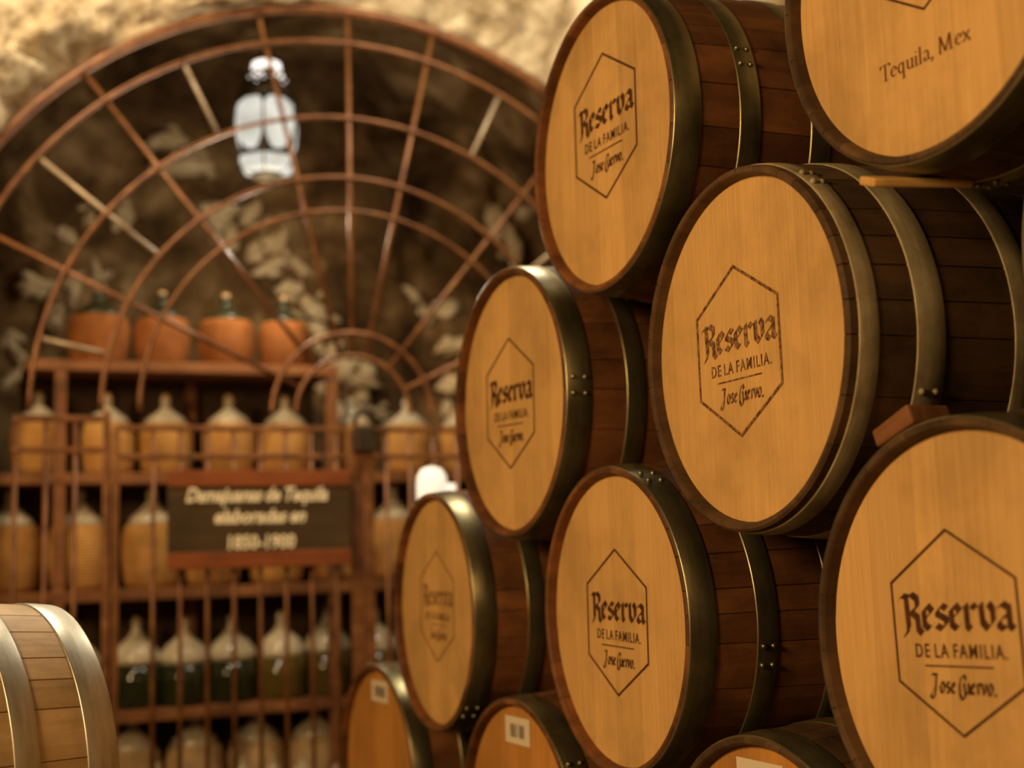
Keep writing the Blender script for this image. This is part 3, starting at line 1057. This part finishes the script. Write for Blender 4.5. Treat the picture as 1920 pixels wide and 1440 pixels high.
# ------------------------------------------------------------------ hanging lantern inside the vault
LX, LY, LZ = -0.245, 0.42, 2.606
lan = empty('lantern', G(LX, LY, LZ), GA)
tag(lan, 'white-lit glass lantern hanging in the vault behind the arch grille', 'lantern')


def ring6(r, z, ph=0.0): return [Vector((r * math.cos(q * PI / 3 + ph), r * math.sin(q * PI / 3 + ph), z)) for q in range(6)]


def panes(name, levels, ph=0.22):
    for q in range(6):
        bm = bmesh.new()
        prev = None
        for r, z, ins in levels:
            R6 = ring6(r, z, ph)
            a, b = R6[q].lerp(R6[(q + 1) % 6], ins), R6[q].lerp(R6[(q + 1) % 6], 1 - ins)
            cur = (bm.verts.new(a), bm.verts.new(b))
            if prev: bm.faces.new((prev[0], prev[1], cur[1], cur[0]))
            prev = cur
        link(name, to_mesh(bm, name, MAT['pane']), lan)


panes('glass_pane', [(0.119, 0.094, 0.34), (0.128, 0.112, 0.20), (0.136, 0.14, 0.09), (0.142, 0.21, 0.03), (0.136, 0.275, 0.03), (0.128, 0.30, 0.10), (0.121, 0.316, 0.25)])
panes('lower_pane', [(0.060, 0.006, 0.04), (0.105, 0.016, 0.04), (0.122, 0.040, 0.03), (0.122, 0.072, 0.03)])
bm = bmesh.new()
add_lathe(bm, [(0.05, 0.002), (0.095, 0.03), (0.098, 0.08), (0.108, 0.14), (0.112, 0.21), (0.106, 0.28), (0.095, 0.322)], 24)
link('inner_body', to_mesh(bm, 'inner_body', MAT['iron'], True), lan)
bm = bmesh.new()
for z, r in ((0.084, 0.126), (0.325, 0.124), (0.000, 0.065)):
    add_tube(bm, ring6(r, z, 0.22), 0.007, 6, closed=True)
for q in range(6):
    add_tube(bm, [ring6(r, z, 0.22)[q] for r, z in ((0.066, 0.0), (0.126, 0.035), (0.128, 0.084), (0.140, 0.14), (0.146, 0.21), (0.140, 0.275), (0.124, 0.325))], 0.0035, 6)
link('metal_frame', to_mesh(bm, 'metal_frame', MAT['iron'], True), lan)
bm = bmesh.new()
add_lathe(bm, [(0.128, 0.325), (0.120, 0.345), (0.112, 0.375), (0.092, 0.41), (0.070, 0.445), (0.062, 0.452)], 24)
cap = link('cap', to_mesh(bm, 'cap', MAT['iron'], True), lan)
bm = bmesh.new()
add_lathe(bm, [(0.060, 0.452), (0.063, 0.458), (0.060, 0.486), (0.050, 0.492)], 24)
link('glowing_collar', to_mesh(bm, 'glowing_collar', MAT['spark'], True), lan)
for a0 in (-PI / 2 - 0.62, -PI / 2 + 0.42):
    for da, z, r in ((0, 0.432, .008), (-.20, 0.412, .009), (.20, 0.414, .009), (0.02, 0.400, .009), (-.42, 0.402, .007), (.30, 0.392, .007), (.04, 0.372, .007)):
        rr = 0.130 - (z - 0.325) * 0.50
        bm = bmesh.new()
        bmesh.ops.create_icosphere(bm, subdivisions=2, radius=r, matrix=Matrix.Translation(Vector((rr * math.cos(a0 + da), rr * math.sin(a0 + da), z))))
        link('lit_hole', to_mesh(bm, 'lit_hole', MAT['spark'], True), cap)
bm = bmesh.new()
add_lathe(bm, [(0.055, 0.49), (0.045, 0.52), (0.012, 0.545), (0.006, 0.56)], 16)
add_tube(bm, [(0, 0, 0.555), (0, 0, 3.56 - LZ)], 0.005, 6)
link('chain', to_mesh(bm, 'chain', MAT['iron'], True), lan)
ld = bpy.data.lights.new('lantern_bulb', 'POINT')
ld.energy = 19
ld.color = (1.0, 0.86, 0.62)
ld.shadow_soft_size = 0.05
lo = bpy.data.objects.new('lantern_bulb', ld)
COL.objects.link(lo)
lo.location = G(LX, LY, LZ - 0.22)

# ------------------------------------------------------------------ white lamp behind the end of the stack
wl = empty('standing_lamp', (-0.285, 4.60, 0), 0.3)
tag(wl, 'bright white lamp head showing above the faint-emblem barrel beside the gate', 'lamp')
bm = bmesh.new()
add_lathe(bm, [(0.050, 0), (0.055, 0.01), (0.056, 0.09), (0.052, 0.125), (0.036, 0.150), (0.012, 0.158)], 28)
lh = link('lamp_head', to_mesh(bm, 'lamp_head', MAT['lamp_white'], True), wl, (0, 0, 1.165))
lh.scale = (0.95, 0.95, 0.95)
bm = bmesh.new()
add_tube(bm, [(0.050, 0, 0.075), (0.085, 0, 0.075)], 0.022, 12)
link('knob', to_mesh(bm, 'knob', MAT['lamp_white'], True), lh)
bm = bmesh.new()
add_tube(bm, [(0, 0, 0.02), (0, 0, 1.17)], 0.012, 10)
link('pole', to_mesh(bm, 'pole', MAT['iron'], True), wl)
bm = bmesh.new()
add_lathe(bm, [(0.10, 0), (0.10, 0.012), (0.03, 0.025)], 24)
link('base', to_mesh(bm, 'base', MAT['iron'], True), wl)
